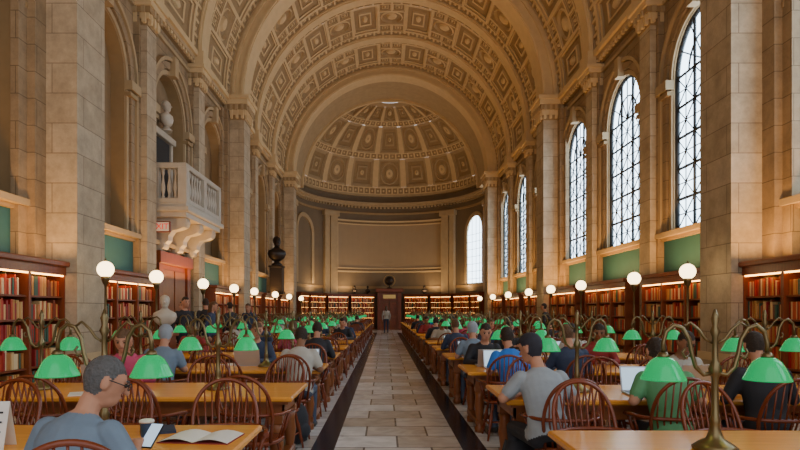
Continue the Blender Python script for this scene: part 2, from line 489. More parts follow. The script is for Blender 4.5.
# ---------------------------------------------------------------- windows right
wn=0
for yc in BAYS:
    wn+=1
    b=MB(); X=CX+WX+.14
    a=arc(yc,R0+.02,RS); b.poly([(X+.02,p[0],p[1]) for p in [(yc-R0-.02,SILL)]+a+[(yc+R0+.02,SILL)]],'glass')
    xb=X-.04
    def bar(p,q,r): b.tube([(xb,*p),(xb,*q)],r,'iron',4)
    o=[(yc-R0,SILL)]+arc(yc,R0,RS)+[(yc+R0,SILL)]
    for i in range(len(o)): bar(o[i],o[(i+1)%len(o)],.065)
    cols=[yc-R0+2*R0*k/3 for k in range(4)]
    rows=[SILL+ (RS-SILL)*k/5 for k in range(6)]
    top=lambda y: RS+math.sqrt(max(0,R0*R0-(y-yc)**2))
    for c in cols[1:3]: bar((c,SILL),(c,top(c)),.04)
    for z in rows[1:]: bar((yc-R0,z),(yc+R0,z),.038)
    for i in range(3):
        for j in range(5):
            y0,y1=cols[i],cols[i+1];z0,z1=rows[j],rows[j+1];ym=(y0+y1)/2;zm=(z0+z1)/2
            bar((y0,z0),(y1,z1),.017);bar((y0,z1),(y1,z0),.017)
            bar((ym,z0),(ym,z1),.015);bar((y0,zm),(y1,zm),.015)
    for k in range(1,6):
        t=pi*k/6; bar((yc,RS),(yc-R0*math.cos(t),RS+R0*math.sin(t)),.018)
    A=arc(yc,R0*.55,RS)
    for i in range(NA): bar(A[i],A[i+1],.025)
    b.obj('window_%d'%wn)

# ---------------------------------------------------------------- bookcases
def bookcase_parts(L,H,D,n,lit=False):
    """local: along X length L centred, front faces -Y, back at y=D"""
    c=MB()
    c.box(-L/2,L/2,.0,D,0,.14,'case'); c.box(-L/2,L/2,D-.03,D,.14,H-.25,'case')
    nc=max(1,round(L/1.15)); 
    for i in range(nc+1):
        x=-L/2+L*i/nc; x0=max(-L/2,x-.035);x1=min(L/2,x+.035)
        c.box(x0,x1,0,D-.03,.14,H-.25,'case'); c.box(x0,x1,-.03,0,.14,H-.25,'case',.01)
    sh=[.14+(H-.25-.14)*k/n for k in range(n+1)]
    for z in sh[1:-1]:
        c.box(-L/2,L/2,.01,D-.03,z-.015,z+.015,'case')
        if lit: c.box(-L/2+.05,L/2-.05,.012,.022,z-.022,z-.015,'striplight')
    c.box(-L/2-.04,L/2+.04,-.05,D,H-.25,H-.1,'case'); c.box(-L/2-.1,L/2+.1,-.12,D,H-.1,H,'case',.02)
    c.box(-L/2-.02,L/2+.02,-.04,D,.10,.17,'case')
    c.box(-L/2+.05,L/2-.05,-.02,.01,H-.275,H-.25,'striplight')
    bk=MB(); rnd=random.Random(3)
    for i in range(nc):
        xa=-L/2+L*i/nc+.04; xb=-L/2+L*(i+1)/nc-.04
        for k in range(n):
            z0=sh[k]+.017; hmax=sh[k+1]-sh[k]-.05
            x=xa
            while x<xb-.03:
                run=rnd.random(); cnt=rnd.randint(4,9); w=rnd.uniform(.028,.06);h=hmax*rnd.uniform(.68,.97)
                if run<.06: x+=rnd.uniform(.05,.15); continue
                for _ in range(cnt):
                    ww=w if run<.6 else rnd.uniform(.025,.06); hh=h if run<.6 else hmax*rnd.uniform(.65,.97)
                    if x+ww>xb: break
                    bk.box(x,x+ww-.003,rnd.uniform(.04,.07),D-.06,z0,z0+hh,'books'); x+=ww
                else: continue
                break
    return c.mesh('bookcase_frame'),bk.mesh('row_of_books')
bc_w=bookcase_parts(3.3,2.4,.42,5)
bc_a=bookcase_parts(1.95,2.85,.42,6,True)
def put_bookcase(parts,loc,rz):
    e=empty('bookcase',loc); e.rotation_euler=(0,0,rz)
    place(parts[0],'case',parent=e); place(parts[1],'books',parent=e)
for yc in BAYS:
    for s in (-1,1):
        if s<0 and abs(yc-18.075)<.1: continue
        X=CX+s*(WX-.18-.42)
        put_bookcase(bc_w,(X,yc,0),(pi/2 if s<0 else -pi/2))
for i in range(9):
    a=math.radians(10+20*i); 
    if i==4: continue
    r=6.2
    put_bookcase(bc_a,(CX+r*math.cos(a),AY+r*math.sin(a),0),a-pi/2)
# centre portal
b=MB(); 
b.box(-.95,-.7,-.12,.3,0,3.0,'case',.02); b.box(.7,.95,-.12,.3,0,3.0,'case',.02); b.box(-1.1,1.1,-.2,.35,3.0,3.3,'case',.03)
b.box(-.7,.7,.0,.3,2.3,3.0,'case'); b.box(-.7,-.02,.1,.16,0,2.3,'wood_e'); b.box(.02,.7,.1,.16,0,2.3,'wood_e')
for sx in (-.36,.36):
    for z0,z1 in ((.2,1.0),(1.15,2.1)): b.box(sx-.22,sx+.22,.07,.1,z0,z1,'case',.01)
b.box(-.5,.5,-.02,0,2.5,2.8,'brass'); b.sphere((.06,.05,1.05),.03,'brass',8)
b.obj('door_1',(CX,AY+5.9,0))
# world globe on top
b=MB(); b.lathe((0,0,0),[(.22,0),(.24,.05),(.06,.1),(.05,.25)],'bronze_d'); b.sphere((0,0,.62),.36,'bronze_d',20)
b.tube([(.45*math.cos(t),0,.62+.45*math.sin(t)) for t in [2*pi*i/24 for i in range(25)]],.025,'brass',6)
b.obj('library_globe',(CX,AY+6.0,3.3))
# busts
def bust(mt):
    b=MB(); b.lathe((0,0,0),[(.13,0),(.14,.04),(.07,.08),(.07,.12)],mt,14)
    b.lathe((0,0,.12),[(.1,0),(.2,.08),(.24,.18),(.22,.26),(.1,.32),(.06,.36),(.06,.44)],mt,18,sy=.62)
    b.sphere((0,-.01,.6),.1,mt,16,rx=.85,ry=1.0,rz=1.3); b.tube([(0,-.1,.62),(0,-.125,.58)],[.012,.02],mt,6)
    b.sphere((0,-.04,.53),.06,mt,12); b.sphere((0,.02,.65),.1,mt,14,rz=1.05)
    for sx in (-1,1): b.sphere((sx*.088,0,.6),.022,mt,8,rx=.5,rz=1.4)
    return b.mesh('bust')
bm_=bust('marble');bd_=bust('bronze_d')
def pedestal(b,w,h,mt):
    b.box(-w/2-.05,w/2+.05,-w/2-.05,w/2+.05,0,.14,mt,.01); b.box(-w/2,w/2,-w/2,w/2,.14,h-.1,mt,.01); b.box(-w/2-.05,w/2+.05,-w/2-.05,w/2+.05,h-.1,h,mt,.015)
e=empty('marble_bust',(-4.55,12.4,0)); b=MB(); pedestal(b,.34,1.08,'case'); b.obj('pedestal',parent=e); place(bm_,'bust',(0,0,1.08),.3,e)
e=empty('bronze_bust',(-5.75,31.9,2.4)); b=MB(); pedestal(b,.66,1.5,'bronze_d'); b.obj('pedestal',parent=e); place(bd_,'bust',(0,0,1.5),.5,e,2.1)
for x,a in ((-2.6,116),(-1.6,106),(3.4,64)):
    aa=math.radians(a); e=place(bd_,'small_bronze_bust',(CX+6.3*math.cos(aa),AY+6.3*math.sin(aa),2.85),0,None,.9)

# ---------------------------------------------------------------- balcony
e=empty('marble_balcony',(0,0,0))
X=CX-WX; XF=-5.5
ya,yb=16.6,20.1
b2=MB()
b2.box(X,XF-.02,ya+.05,yb-.05,4.12,4.26,'marble'); b2.box(X,XF+.08,ya-.08,yb+.08,4.26,4.40,'marble',.02)
b2.box(X,XF,ya,yb,4.40,4.5,'marble')
for z0,z1,w in ((4.5,4.64,.2),(5.46,5.62,.24)):
    b2.box(XF-w,XF,ya,yb,z0,z1,'marble',.02); b2.box(X,XF-w,ya,ya+w,z0,z1,'marble',.02); b2.box(X,XF-w,yb-w,yb,z0,z1,'marble',.02)
posts=[(XF-.11,ya+.11),(XF-.11,yb-.11),(XF-.11,(ya+yb)/2),(X+.1,ya+.11),(X+.1,yb-.11)]
for (px,py) in posts: b2.box(px-.12,px+.12,py-.12,py+.12,4.5,5.5,'marble',.01)
prof=[(.045,0),(.045,.05),(.028,.09),(.06,.25),(.063,.32),(.026,.55),(.024,.62),(.045,.7),(.045,.82)]
def bal(x,y): b2.lathe((x,y,4.64),prof,'marble',10)
for k in range(1,7):
    yk=ya+.11+ (yb-ya-.22)/2*k/7; bal(XF-.11,yk); bal(XF-.11,yk+(yb-ya-.22)/2)
for k in range(1,4):
    xk=X+.15+(XF-.11-X-.2)*k/4; bal(xk,ya+.11); bal(xk,yb-.11)
b2.obj('balustrade',parent=e)
b=MB()
pr=[(0,0),(.0,.95),(.9,.95),(.93,.8),(.86,.66),(.7,.6),(.52,.56),(.42,.42),(.4,.28),(.3,.2),(.24,.1),(.16,.0),(.06,-.08)]
for yk in (16.85,18.1,19.4):
    b.prism(pr,lambda u,v,d:(X+u,d,3.2+v),yk,yk+.36,'marble')
    b.tube([(X+.78,yk-.03,3.98),(X+.78,yk+.39,3.98)],.13,'marble',14)
    b.tube([(X+.2,yk-.03,3.36),(X+.2,yk+.39,3.36)],.11,'marble',14)
b.obj('brackets',parent=e)
# door beneath and upper door
b=MB()
b.box(X+.003,X+.12,16.9,19.3,0,3.1,'case',.01); b.box(X+.12,X+.2,16.75,17.05,0,3.15,'case',.01);b.box(X+.12,X+.2,19.15,19.45,0,3.15,'case',.01); b.box(X+.12,X+.26,16.7,19.5,2.85,3.2,'case',.02)
for y0 in (17.15,18.15):
    for z0,z1 in ((.2,1.1),(1.25,2.7)): b.box(X+.12,X+.15,y0,y0+.9,z0,z1,'wood_e',.01)
b.obj('door_2')
b=MB(); X2=X-.33
b.box(X2,X2+.06,17.3,18.85,4.5,6.7,'dark'); b.box(X2,X2+.12,17.15,17.3,4.4,6.85,'marble');b.box(X2,X2+.12,18.85,19.0,4.4,6.85,'marble');b.box(X2,X2+.2,17.1,19.05,6.7,6.9,'marble',.02)
b.obj('door_3')
place(bm_,'niche_bust',(X-.08,18.07,6.9),pi/2,None,1.25)
# exit sign
e=empty('exit_sign',(-6.12,16.35,3.8))
b=MB(); b.box(-.26,.26,0,.1,-.15,.15,'case',.01); b.box(-.23,.23,-.008,0,-.12,.12,'paper'); b.tube([(-.1,.05,0),(-.45,.05,0)],.025,'bronze_d',6); b.obj('sign_box',parent=e)
tc=bpy.data.curves.new('exit_letters','FONT'); tc.body='EXIT'; tc.size=.22; tc.align_x='CENTER'; tc.align_y='CENTER'; tc.extrude=.004
to=bpy.data.objects.new('letters',tc); scene.collection.objects.link(to); tc.materials.append(M['red']); to.parent=e; to.location=(0,-.014,0); to.rotation_euler=(pi/2,0,0)

# ---------------------------------------------------------------- tables
def table_mesh(L=3.3,D=1.05):
    b=MB(); h=L/2;d=D/2
    b.box(-h,h,-d,d,.715,.76,'wood',.012); b.box(-h+.04,h-.04,-d+.04,d-.04,.69,.715,'wood_e')
    b.box(-h+.1,h-.1,-d+.1,-d+.13,.58,.69,'wood_e');b.box(-h+.1,h-.1,d-.13,d-.1,.58,.69,'wood_e')
    b.box(-h+.1,-h+.13,-d+.1,d-.1,.58,.69,'wood_e');b.box(h-.13,h-.1,-d+.1,d-.1,.58,.69,'wood_e')
    for x in (-h+.16,0,h-.16):
        for y in (-d+.16,d-.16):
            b.box(x-.06,x+.06,y-.06,y+.06,.5,.69,'wood_e',.008); b.lathe((x,y,.0),[(.055,.0),(.06,.06),(.045,.08),(.04,.15),(.065,.32),(.05,.44),(.06,.5)],'wood_e',10)
        b.box(x-.05,x+.05,-d+.12,d-.12,.09,.16,'wood_e',.01)
    b.box(-h+.16,h-.16,-.05,.05,.1,.15,'wood_e',.01)
    return b.mesh('reading_table')
TM=table_mesh()
NR=17
LT=[3.38+2.3*i for i in range(NR)]; RT=[3.2+2.3*i for i in range(NR)]
LXC=-2.45;RXC=2.66
for y in LT: place(TM,'reading_table',(LXC,y,0))
for y in RT: place(TM,'reading_table',(RXC,y,0))
# lamp
def lamp_mesh():
    b=MB()
    b.lathe((0,0,.76),[(.11,0),(.115,.015),(.09,.035),(.045,.06),(.03,.1),(.024,.14),(.03,.16),(.02,.18),(.017,.38),(.024,.40),(.034,.43),(.024,.46),(.016,.48),(.015,.60),(.028,.63),(.015,.66),(.022,.70),(.006,.75)],'bronze',14)
    for s in (-1,1):
        ctrl=[(.015,1.17),(.06,1.16),(.10,1.2),(.12,1.27),(.135,1.35),(.17,1.41),(.215,1.425),(.255,1.39),(.27,1.33),(.27,1.27)]
        b.tube([(s*x,0,z) for x,z in ctrl],.012,'bronze',7)
        c2=[(.015,1.33),(.05,1.35),(.085,1.4),(.13,1.44),(.165,1.415)]
        b.tube([(s*x,0,z) for x,z in c2],.008,'bronze',6)
        c3=[(.12,1.27),(.155,1.25),(.17,1.28),(.155,1.30)]
        b.tube([(s*x,0,z) for x,z in c3],.007,'bronze',6)
        b.lathe((s*.27,0,0),[(.02,1.28),(.032,1.262),(.03,1.25)],'bronze',10)
        sh=[(.026,1.255),(.045,1.248),(.068,1.23),(.086,1.2),(.102,1.165),(.115,1.14),(.117,1.132)]
        b.lathe((s*.27,0,0),sh+[(.111,1.134),(.098,1.163),(.08,1.2),(.06,1.226),(.03,1.242)],'green',20)
        b.sphere((s*.27,0,1.185),.028,'bulb',10)
    return b.mesh('green_shade_lamp')
LM=lamp_mesh()
for y in LT:
    for dx in (-.80,.87): place(LM,'green_shade_table_lamp',(LXC+dx,y,0),random.uniform(-.06,.06))
for y in RT:
    for dx in (-.90,.82): place(LM,'green_shade_table_lamp',(RXC+dx,y,0),random.uniform(-.06,.06))
# ---------------------------------------------------------------- chair
def chair_mesh():
    b=MB(); W='chair'
    def out(z,f):
        pts=[]
        for i in range(24):
            t=2*pi*i/24; x=math.cos(t);y=math.sin(t)
            k=1/((abs(x)**3+abs(y)**3)**(1/3))
            pts.append((.235*x*k*f*(1+.06*y),.215*y*k*f,z))
        return pts
    rings=[out(.415,.82),out(.425,.97),out(.445,1.0),out(.458,.96),out(.452,.7),out(.447,.3)]
    base=len(b.v)
    for r in rings: b.v+=r
    for r in range(len(rings)-1):
        for i in range(24):
            j=(i+1)%24; q=base+r*24; b.face([q+i,q+j,q+24+j,q+24+i],W,True)
    b.face([base+i for i in range(24)][::-1],W); b.face([base+24*5+i for i in range(24)],W)
    feet={}
    for sx in (-1,1):
        for sy in (-1,1):
            p=Vector((sx*.15,sy*.14,.43));q=Vector((sx*.22,sy*.22,0.0))
            b.tube([p.lerp(q,t) for t in (0,.12,.25,.42,.6,.68,.74,1)],[.014,.017,.014,.023,.018,.014,.018,.011],W,8)
            feet[(sx,sy)]=p.lerp(q,.58)
    for sx in (-1,1): b.tube([feet[(sx,-1)],(feet[(sx,-1)]+feet[(sx,1)])/2,feet[(sx,1)]],[.009,.015,.009],W,7)
    b.tube([(-.195,0,.18),(0,0,.18),(.195,0,.18)],[.009,.015,.009],W,7)
    rail=[]
    for i in range(21):
        t=pi*i/20; rail.append((.275*math.cos(t),-.05-.20*math.sin(t),.675+.0*t))
    rail=[(.285,.14,.665),(.285,.04,.672)]+rail+[(-.285,.04,.672),(-.285,.14,.665)]
    b.tube(rail,[.02,.018]+[.015]*21+[.018,.02],W,8)
    for sx in (-1,1):
        b.tube([(sx*.2,.1,.45),(sx*.24,.11,.56),(sx*.28,.1,.67)],[.012,.018,.011],W,7)
        b.tube([(sx*.21,.0,.45),(sx*.28,-.01,.67)],.008,W,6)
    hoop=[];
    for i in range(25):
        t=pi*i/24
        x=.225*math.cos(t); h=math.sin(t)**.75*.33
        hoop.append((x*(1+.05*math.sin(t)),-.2-.16*(h/.33)*.8,.665+h))
    hoop=[(.19,-.15,.45)]+hoop+[(-.19,-.15,.45)]
    b.tube(hoop,.0145,W,8)
    for k in range(-4,5):
        x=k*.04; 
        ti=math.acos(max(-1,min(1,x*1.25/.225))); h=math.sin(ti)**.75*.33
        yt=-.2-.16*(h/.33)*.8
        xr=x*1.12
        ym=-.05-.20*math.sqrt(max(0,1-(xr/.275)**2))
        b.tube([(x*.85,-.17,.45),(xr,ym,.675),(x*1.25,yt,.665+h)],[.0085,.0075,.006],W,6)
    return b.mesh('windsor_armchair')
CM=chair_mesh()
def put_chair(x,y,rz): return place(CM,'windsor_armchair',(x,y,0),rz)
rc=random.Random(11)
offL=[1.35,.55,-.3,-1.15]; 
for i,y in enumerate(LT):
    for dx in offL:
        if not(i==0 and dx in(.55,1.35)) : put_chair(LXC+dx+rc.uniform(-.06,.06),y-.72+rc.uniform(-.06,.04),rc.uniform(-.2,.2))
        put_chair(LXC+dx+rc.uniform(-.06,.06),y+.72+rc.uniform(-.04,.05),pi+rc.uniform(-.25,.25))
offR=[-1.2,-.4,.42,1.22]
for i,y in enumerate(RT):
    for dx in offR:
        put_chair(RXC+dx+rc.uniform(-.06,.06),y-.72+rc.uniform(-.06,.04),rc.uniform(-.2,.2))
        put_chair(RXC+dx+rc.uniform(-.06,.06),y+.74+rc.uniform(-.04,.05),pi+rc.uniform(-.25,.25))
put_chair(-1.30,2.62,.25)

# ---------------------------------------------------------------- globe lamps
def globe_mesh():
    b=MB(); b.lathe((0,0,0),[(.2,0),(.21,.04),(.14,.08),(.07,.14),(.04,.25),(.03,.5),(.045,.53),(.028,.56),(.024,1.2),(.04,1.24),(.022,1.28),(.02,1.95),(.05,2.0),(.07,2.07),(.08,2.12)],'bronze',14)
    b.sphere((0,0,2.25),.148,'globe',20); b.lathe((0,0,2.4),[(.03,-.01),(.02,.02),(.001,.06)],'bronze',8)
    return b.mesh('globe_lamp')
GM=globe_mesh()
for yl,yr in ((10.8,11.4),(13.2,13.85),(16.6,17.6),(20.0,20.8),(23.1,24.0),(27.5,28),(31.5,32),(36,36.4)):
    place(GM,'globe_standard_lamp',(-5.03,yl,0)); place(GM,'globe_standard_lamp',(5.75,yr,0))

# ---------------------------------------------------------------- people
def mk(col,name,bump=.25,scale=14,var=.14): M[name]=simple(name,col,.75,var=var,scale=scale,bump=bump); return name
SK=mk((.52,.25,.15),'skin_light',0); SK2=mk((.26,.12,.06),'skin_brown',0)
mk((.17,.23,.30),'shirt_bluegrey'); mk((.30,.33,.35),'shirt_grey'); mk((.02,.17,.60),'shirt_blue'); mk((.10,.30,.13),'shirt_green')
mk((.02,.02,.025),'cloth_black'); mk((.03,.045,.09),'cloth_navy'); mk((.5,.06,.13),'cloth_pink'); mk((.45,.42,.36),'cloth_cream'); mk((.28,.03,.03),'cloth_red')
mk((.06,.08,.13),'denim'); mk((.10,.097,.095),'hair_grey',.8,60,.6); mk((.03,.018,.01),'hair_dark',.6,60,.4); mk((.12,.06,.025),'hair_brown',.6,60,.4); mk((.02,.02,.03),'cap_navy'); mk((.3,.33,.36),'cap_tan')
M['eye']=simple('eye_dark',(.02,.015,.01),.2); M['lip']=simple('lips',(.35,.1,.08),.5); M['shoe']=simple('shoes',(.03,.025,.02),.5)
def person_mesh(name,stand=False,lean=12,pitch=20,yaw=0,arms=None,legs=None,shirt='shirt_grey',pants='denim',hair='hair_dark',skin=SK,longsleeve=False,longhair=False,cap=False,vox=.015,glasses=False,twist=0):
    V=Vector
    mats=[]; 
    def mi(k):
        if k not in mats: mats.append(k)
        return mats.index(k)
    verts=[];faces=[];segs=[]
    def shape(a,bb,ra,rb,mat,n=10):
        a=V(a);bb=V(bb); d=bb-a; L=d.length
        t=d.normalized() if L>1e-6 else V((0,0,1))
        u=t.cross(V((0,0,1)) if abs(t.z)<.9 else V((1,0,0))).normalized(); w=t.cross(u)
        rings=[]
        for k in range(1,4):
            q=pi/2*(k/4-1); rings.append((a+t*(ra*math.sin(q)),ra*math.cos(q)))
        rings+= [(a,ra),(a.lerp(bb,.5),(ra+rb)/2),(bb,rb)]
        for k in range(1,4):
            q=pi/2*(k/4); rings.append((bb+t*(rb*math.sin(q)),rb*math.cos(q)))
        B=len(verts)
        verts.append(a-t*ra)
        for c,r in rings:
            for j in range(n):
                q=2*pi*j/n; verts.append(c+(u*math.cos(q)+w*math.sin(q))*r)
        verts.append(bb+t*rb); E=len(verts)-1
        for j in range(n):
            faces.append((B,B+1+(j+1)%n,B+1+j))
            for i in range(len(rings)-1):
                p=B+1+i*n; faces.append((p+j,p+(j+1)%n,p+n+(j+1)%n,p+n+j))
            p=B+1+(len(rings)-1)*n; faces.append((p+j,p+(j+1)%n,E))
        segs.append((a,bb,ra,rb,mi(mat)))
    def ell(c,r,ax,mat,seg=True):
        n=16;m=10;B=len(verts);c=V(c)
        verts.append(c-ax[2]*r[2])
        for i in range(1,m):
            q=-pi/2+pi*i/m
            for j in range(n):
                p=2*pi*j/n; verts.append(c+ax[0]*(r[0]*math.cos(p)*math.cos(q))+ax[1]*(r[1]*math.sin(p)*math.cos(q))+ax[2]*(r[2]*math.sin(q)))
        verts.append(c+ax[2]*r[2]);E=len(verts)-1
        for j in range(n):
            faces.append((B,B+1+(j+1)%n,B+1+j))
            for i in range(m-2):
                p=B+1+i*n; faces.append((p+j,p+(j+1)%n,p+n+(j+1)%n,p+n+j))
            p=B+1+(m-2)*n; faces.append((p+j,p+(j+1)%n,E))
        if seg: segs.append((c-ax[2]*r[2]*.3,c+ax[2]*r[2]*.3,min(r),min(r),mi(mat)))
    mi(shirt)
    X=V((1,0,0)); L=math.radians(lean)
    u=V((0,math.sin(L),math.cos(L))); f=V((0,math.cos(L),-math.sin(L)))
    P=V((0,-.03,.56)) if not stand else V((0,0,.95))
    rg=[(-.09,.12,.09,0),(-.05,.168,.125,0),(.02,.172,.128,0),(.14,.152,.112,.005),(.27,.168,.12,-.01),(.38,.182,.118,-.015),(.45,.165,.10,-.01),(.50,.10,.075,0),(.53,.05,.05,0)]
    n=20;B=len(verts)
    for (h,rx,ry,off) in rg:
        c=P+u*h+f*off
        for j in range(n):
            q=2*pi*j/n; verts.append(c+X*(rx*math.cos(q))+f*(ry*math.sin(q)))
    for i in range(len(rg)-1):
        for j in range(n):
            p=B+i*n; faces.append((p+j,p+(j+1)%n,p+n+(j+1)%n,p+n+j))
    faces.append(tuple(B+j for j in range(n))[::-1]); faces.append(tuple(B+(len(rg)-1)*n+j for j in range(n)))
    for dx in (-.09,0,.09):
        segs.append((P+u*.0+X*dx,P+u*.42+X*dx,.11,.1,mi(shirt)))
    segs.append((P-u*.06-X*.08,P-u*.06+X*.08,.105,.105,mi(pants)))
    nb=P+u*.49; 
    hp=math.radians(pitch); hy=math.radians(yaw)
    Rz=Matrix.Rotation(hy,3,'Z')
    hf=Rz@V((0,math.cos(hp),-math.sin(hp))); hu=Rz@V((0,math.sin(hp),math.cos(hp))); hx=Rz@X
    nt_=nb+u*.05+hu*.045+V((0,.015,0))
    shape(nb-u*.03,nt_,.058,.052,skin)
    H=nt_+hu*.10+hf*.02
    ell(H,(.074,.094,.108),(hx,hf,hu),skin,False); ell(H-hu*.065+hf*.03,(.052,.062,.052),(hx,hf,hu),skin,False)
    segs.append((H-hu*.05,H+hu*.04,.09,.09,99))
    shape(H+hf*.09+hu*.015,H+hf*.112-hu*.02,.009,.014,skin); segs.pop()
    shape(H+hf*.085-hu*.05-hx*.02,H+hf*.085-hu*.05+hx*.02,.009,.009,skin); segs.pop()
    for s in (-1,1): ell(H+hx*s*.079-hu*.005-hf*.008,(.013,.023,.034),(hx,hf,hu),skin,False)
    ell(H+hu*.024-hf*.014,(.08,.093,.098),(hx,hf,hu),hair,False)
    if longhair:
        shape(H-hf*.06+hu*.02,H-hf*.075-hu*.2,.075,.055,hair); 
        for s in (-1,1): shape(H+hx*s*.06-hf*.03,H+hx*s*.065-hf*.04-hu*.16,.035,.03,hair)
    if cap:
        ell(H+hu*.045-hf*.005,(.09,.105,.095),(hx,hf,hu),hair,False); ell(H+hu*.055+hf*.13,(.065,.07,.012),(hx,hf,hu),hair)
    if arms is None:
        arms=[((-.26,.10,.78),(-.1,.36,.805)),((.26,.10,.78),(.1,.36,.805))]
        if stand: arms=[((-.25,-.02,1.14),(-.24,.05,.89)),((.25,-.02,1.14),(.24,.05,.89))]
    for s,(el,wr) in zip((-1,1),arms):
        S=P+u*.435+X*s*.165; el=V(el);wr=V(wr)
        if longsleeve:
            shape(S,el,.066,.05,shirt); shape(el,wr,.048,.034,shirt)
        else:
            m=S.lerp(el,.66); shape(S,m,.068,.06,shirt); shape(m,el,.046,.042,skin); shape(el,wr,.042,.027,skin)
        d=(wr-el).normalized(); nrm=V((0,0,-1)) if abs(d.z)<.7 else V((-s,0,0))
        side=d.cross(nrm).normalized(); nrm=side.cross(d).normalized()
        inner=side if side.x*s<0 else -side
        if abs(d.z)>=.7: inner=V((0,1,0))
        wr2=wr+d*.015
        shape(wr,wr2+d*.03,.027,.026,skin)
        for k,(o,l) in enumerate(((.03,.07),(.01,.08),(-.01,.075),(-.029,.058))):
            kn=wr2+d*.08+inner*o
            shape(wr2+d*.01+inner*o*.6,kn,.015,.012,skin)
            mid=kn+(d*.85+nrm*.35).normalized()*l*.5; tip=mid+(d*.5+nrm*.8).normalized()*l*.5
            shape(kn,mid,.0105,.0095,skin,8); shape(mid,tip,.0095,.008,skin,8)
        t0=wr2+d*.015+inner*.02; t1=t0+(d*.6+inner*.7+nrm*.2).normalized()*.045; t2=t1+(d*.85+inner*.1+nrm*.4).normalized()*.035
        shape(t0,t1,.015,.012,skin,8); shape(t1,t2,.012,.009,skin,8)
    for s in (-1,1):
        hpnt=P+X*s*.095-V((0,0,.04))
        if stand: kn=V((s*.11,.02+.03*s,.5)); an=V((s*.12,-.02+.07*s,.085)); 
        else: kn=V((s*.13,.40,.52)); an=V((s*.13,.36+.04*s,.085))
        shape(hpnt,kn,.088,.06,pants); shape(kn,an,.058,.042,pants); shape(an-V((0,.02,.03)),an+V((s*.01,.15,-.045)),.042,.035,'shoe')
    me=bpy.data.meshes.new('tmp'); me.from_pydata([tuple(v) for v in verts],[],faces); me.update()
    o=bpy.data.objects.new('tmp',me); scene.collection.objects.link(o)
    md=o.modifiers.new('r','REMESH'); md.mode='VOXEL'; md.voxel_size=vox; md.use_smooth_shade=True
    ms=o.modifiers.new('s','SMOOTH'); ms.factor=.5; ms.iterations=2
    bpy.context.view_layer.update()
    dg=bpy.context.evaluated_depsgraph_get()
    res=bpy.data.meshes.new_from_object(o.evaluated_get(dg),depsgraph=dg)
    bpy.data.objects.remove(o); bpy.data.meshes.remove(me)
    res.name=name
    mi(skin);mi(hair)
    nf=len(res.polygons); C=np.empty(nf*3); res.polygons.foreach_get('center',C); C=C.reshape(-1,3)
    best=np.full(nf,1e9); idx=np.zeros(nf,int)
    for (a,bb,ra,rb,m_) in segs:
        a=np.array(a);bb=np.array(bb);d=bb-a; L2=max(1e-9,d@d)
        t=np.clip(((C-a)@d)/L2,0,1); dist=np.linalg.norm(C-(a+t[:,None]*d),axis=1)-(ra+(rb-ra)*t)
        k=dist<best; best[k]=dist[k]; idx[k]=m_
    hm=idx==99
    R=C-np.array(H); px=R@np.array(hx);py=R@np.array(hf);pz=R@np.array(hu)
    tt=np.clip((py+.03)/.075,0,1); tt=tt*tt*(3-2*tt); thr=-.07+.13*tt
    ish=(pz>thr)&~((np.abs(px)>.081)&(pz<.03)&(np.abs(py+.008)<.028))
    idx[hm&ish]=mi(hair); idx[hm&~ish]=mi(skin)
    res.materials.clear()
    for k in mats: res.materials.append(M[k])
    res.polygons.foreach_set('material_index',idx.astype(np.int32)); res.polygons.foreach_set('use_smooth',np.ones(nf,bool)); res.update()
    fb=MB()
    for s in (-1,1):
        c=H+hx*s*.031+hf*.087+hu*.012; fb.sphere(tuple(c),.0095,'eye',8)
        q=H+hu*.032+hf*.092; fb.tube([q+hx*s*.016,q+hx*s*.032+hu*.004,q+hx*s*.048-hf*.012],.0045,hair,5)
    c=H+hf*.096-hu*.05; fb.tube([c-hx*.022-hf*.006,c,c+hx*.022-hf*.006],.0045,'lip',5)
    if glasses:
        for s in (-1,1):
            c=H+hx*s*.033+hf*.105+hu*.012
            fb.tube([c+hx*(.024*math.cos(t))+hu*(.018*math.sin(t)) for t in [2*pi*i/14 for i in range(15)]],.0025,'black',5)
            fb.tube([c+hx*s*.024,H+hx*s*.09+hu*.015],.0025,'black',5)
    return res,fb.mesh(name+'_face')
def put_person(ms,name,loc,rz=0,sc=1):
    e=empty(name,loc); e.rotation_euler=(0,0,rz); e.scale=(sc,)*3
    place(ms[0],'body',parent=e); place(ms[1],'face_details',parent=e); return e
m1=person_mesh('man_phone',lean=22,pitch=24,yaw=-44,arms=[((-.27,.14,.80),(-.04,.33,.83)),((.27,.16,.80),(.12,.37,.85))],shirt='shirt_bluegrey',hair='hair_grey',vox=.0075,glasses=True)
put_person(m1,'seated_man',(-1.41,2.57,0),-.25,.99)
m2=person_mesh('man_cap',lean=24,pitch=16,yaw=35,arms=[((-.30,.18,.80),(-.10,.40,.80)),((.27,.10,.79),(.12,.36,.80))],shirt='shirt_grey',pants='cloth_black',hair='cap_navy',cap=True,vox=.010)
put_person(m2,'seated_man_in_cap',(1.27,4.68,0),.15)
m3=person_mesh('man_blue',lean=22,pitch=18,shirt='shirt_blue',hair='hair_dark',vox=.011)
put_person(m3,'seated_man',(1.50,7.02,0),.1)
m4=person_mesh('person_green',lean=26,pitch=30,yaw=10,shirt='shirt_green',hair='hair_dark',vox=.011,pants='cloth_black')
put_person(m4,'seated_person',(2.24,4.68,0),-.1)
m5=person_mesh('w_pink',lean=16,pitch=25,shirt='cloth_pink',hair='hair_brown',longhair=True,longsleeve=True)
m6=person_mesh('p_black',lean=14,pitch=22,shirt='cloth_black',hair='hair_dark',longsleeve=True)
m7=person_mesh('p_cream',lean=20,pitch=28,shirt='cloth_cream',hair='hair_dark',skin=SK2)
m8=person_mesh('p_navy',lean=10,pitch=15,yaw=20,shirt='cloth_navy',hair='hair_brown',longsleeve=True)
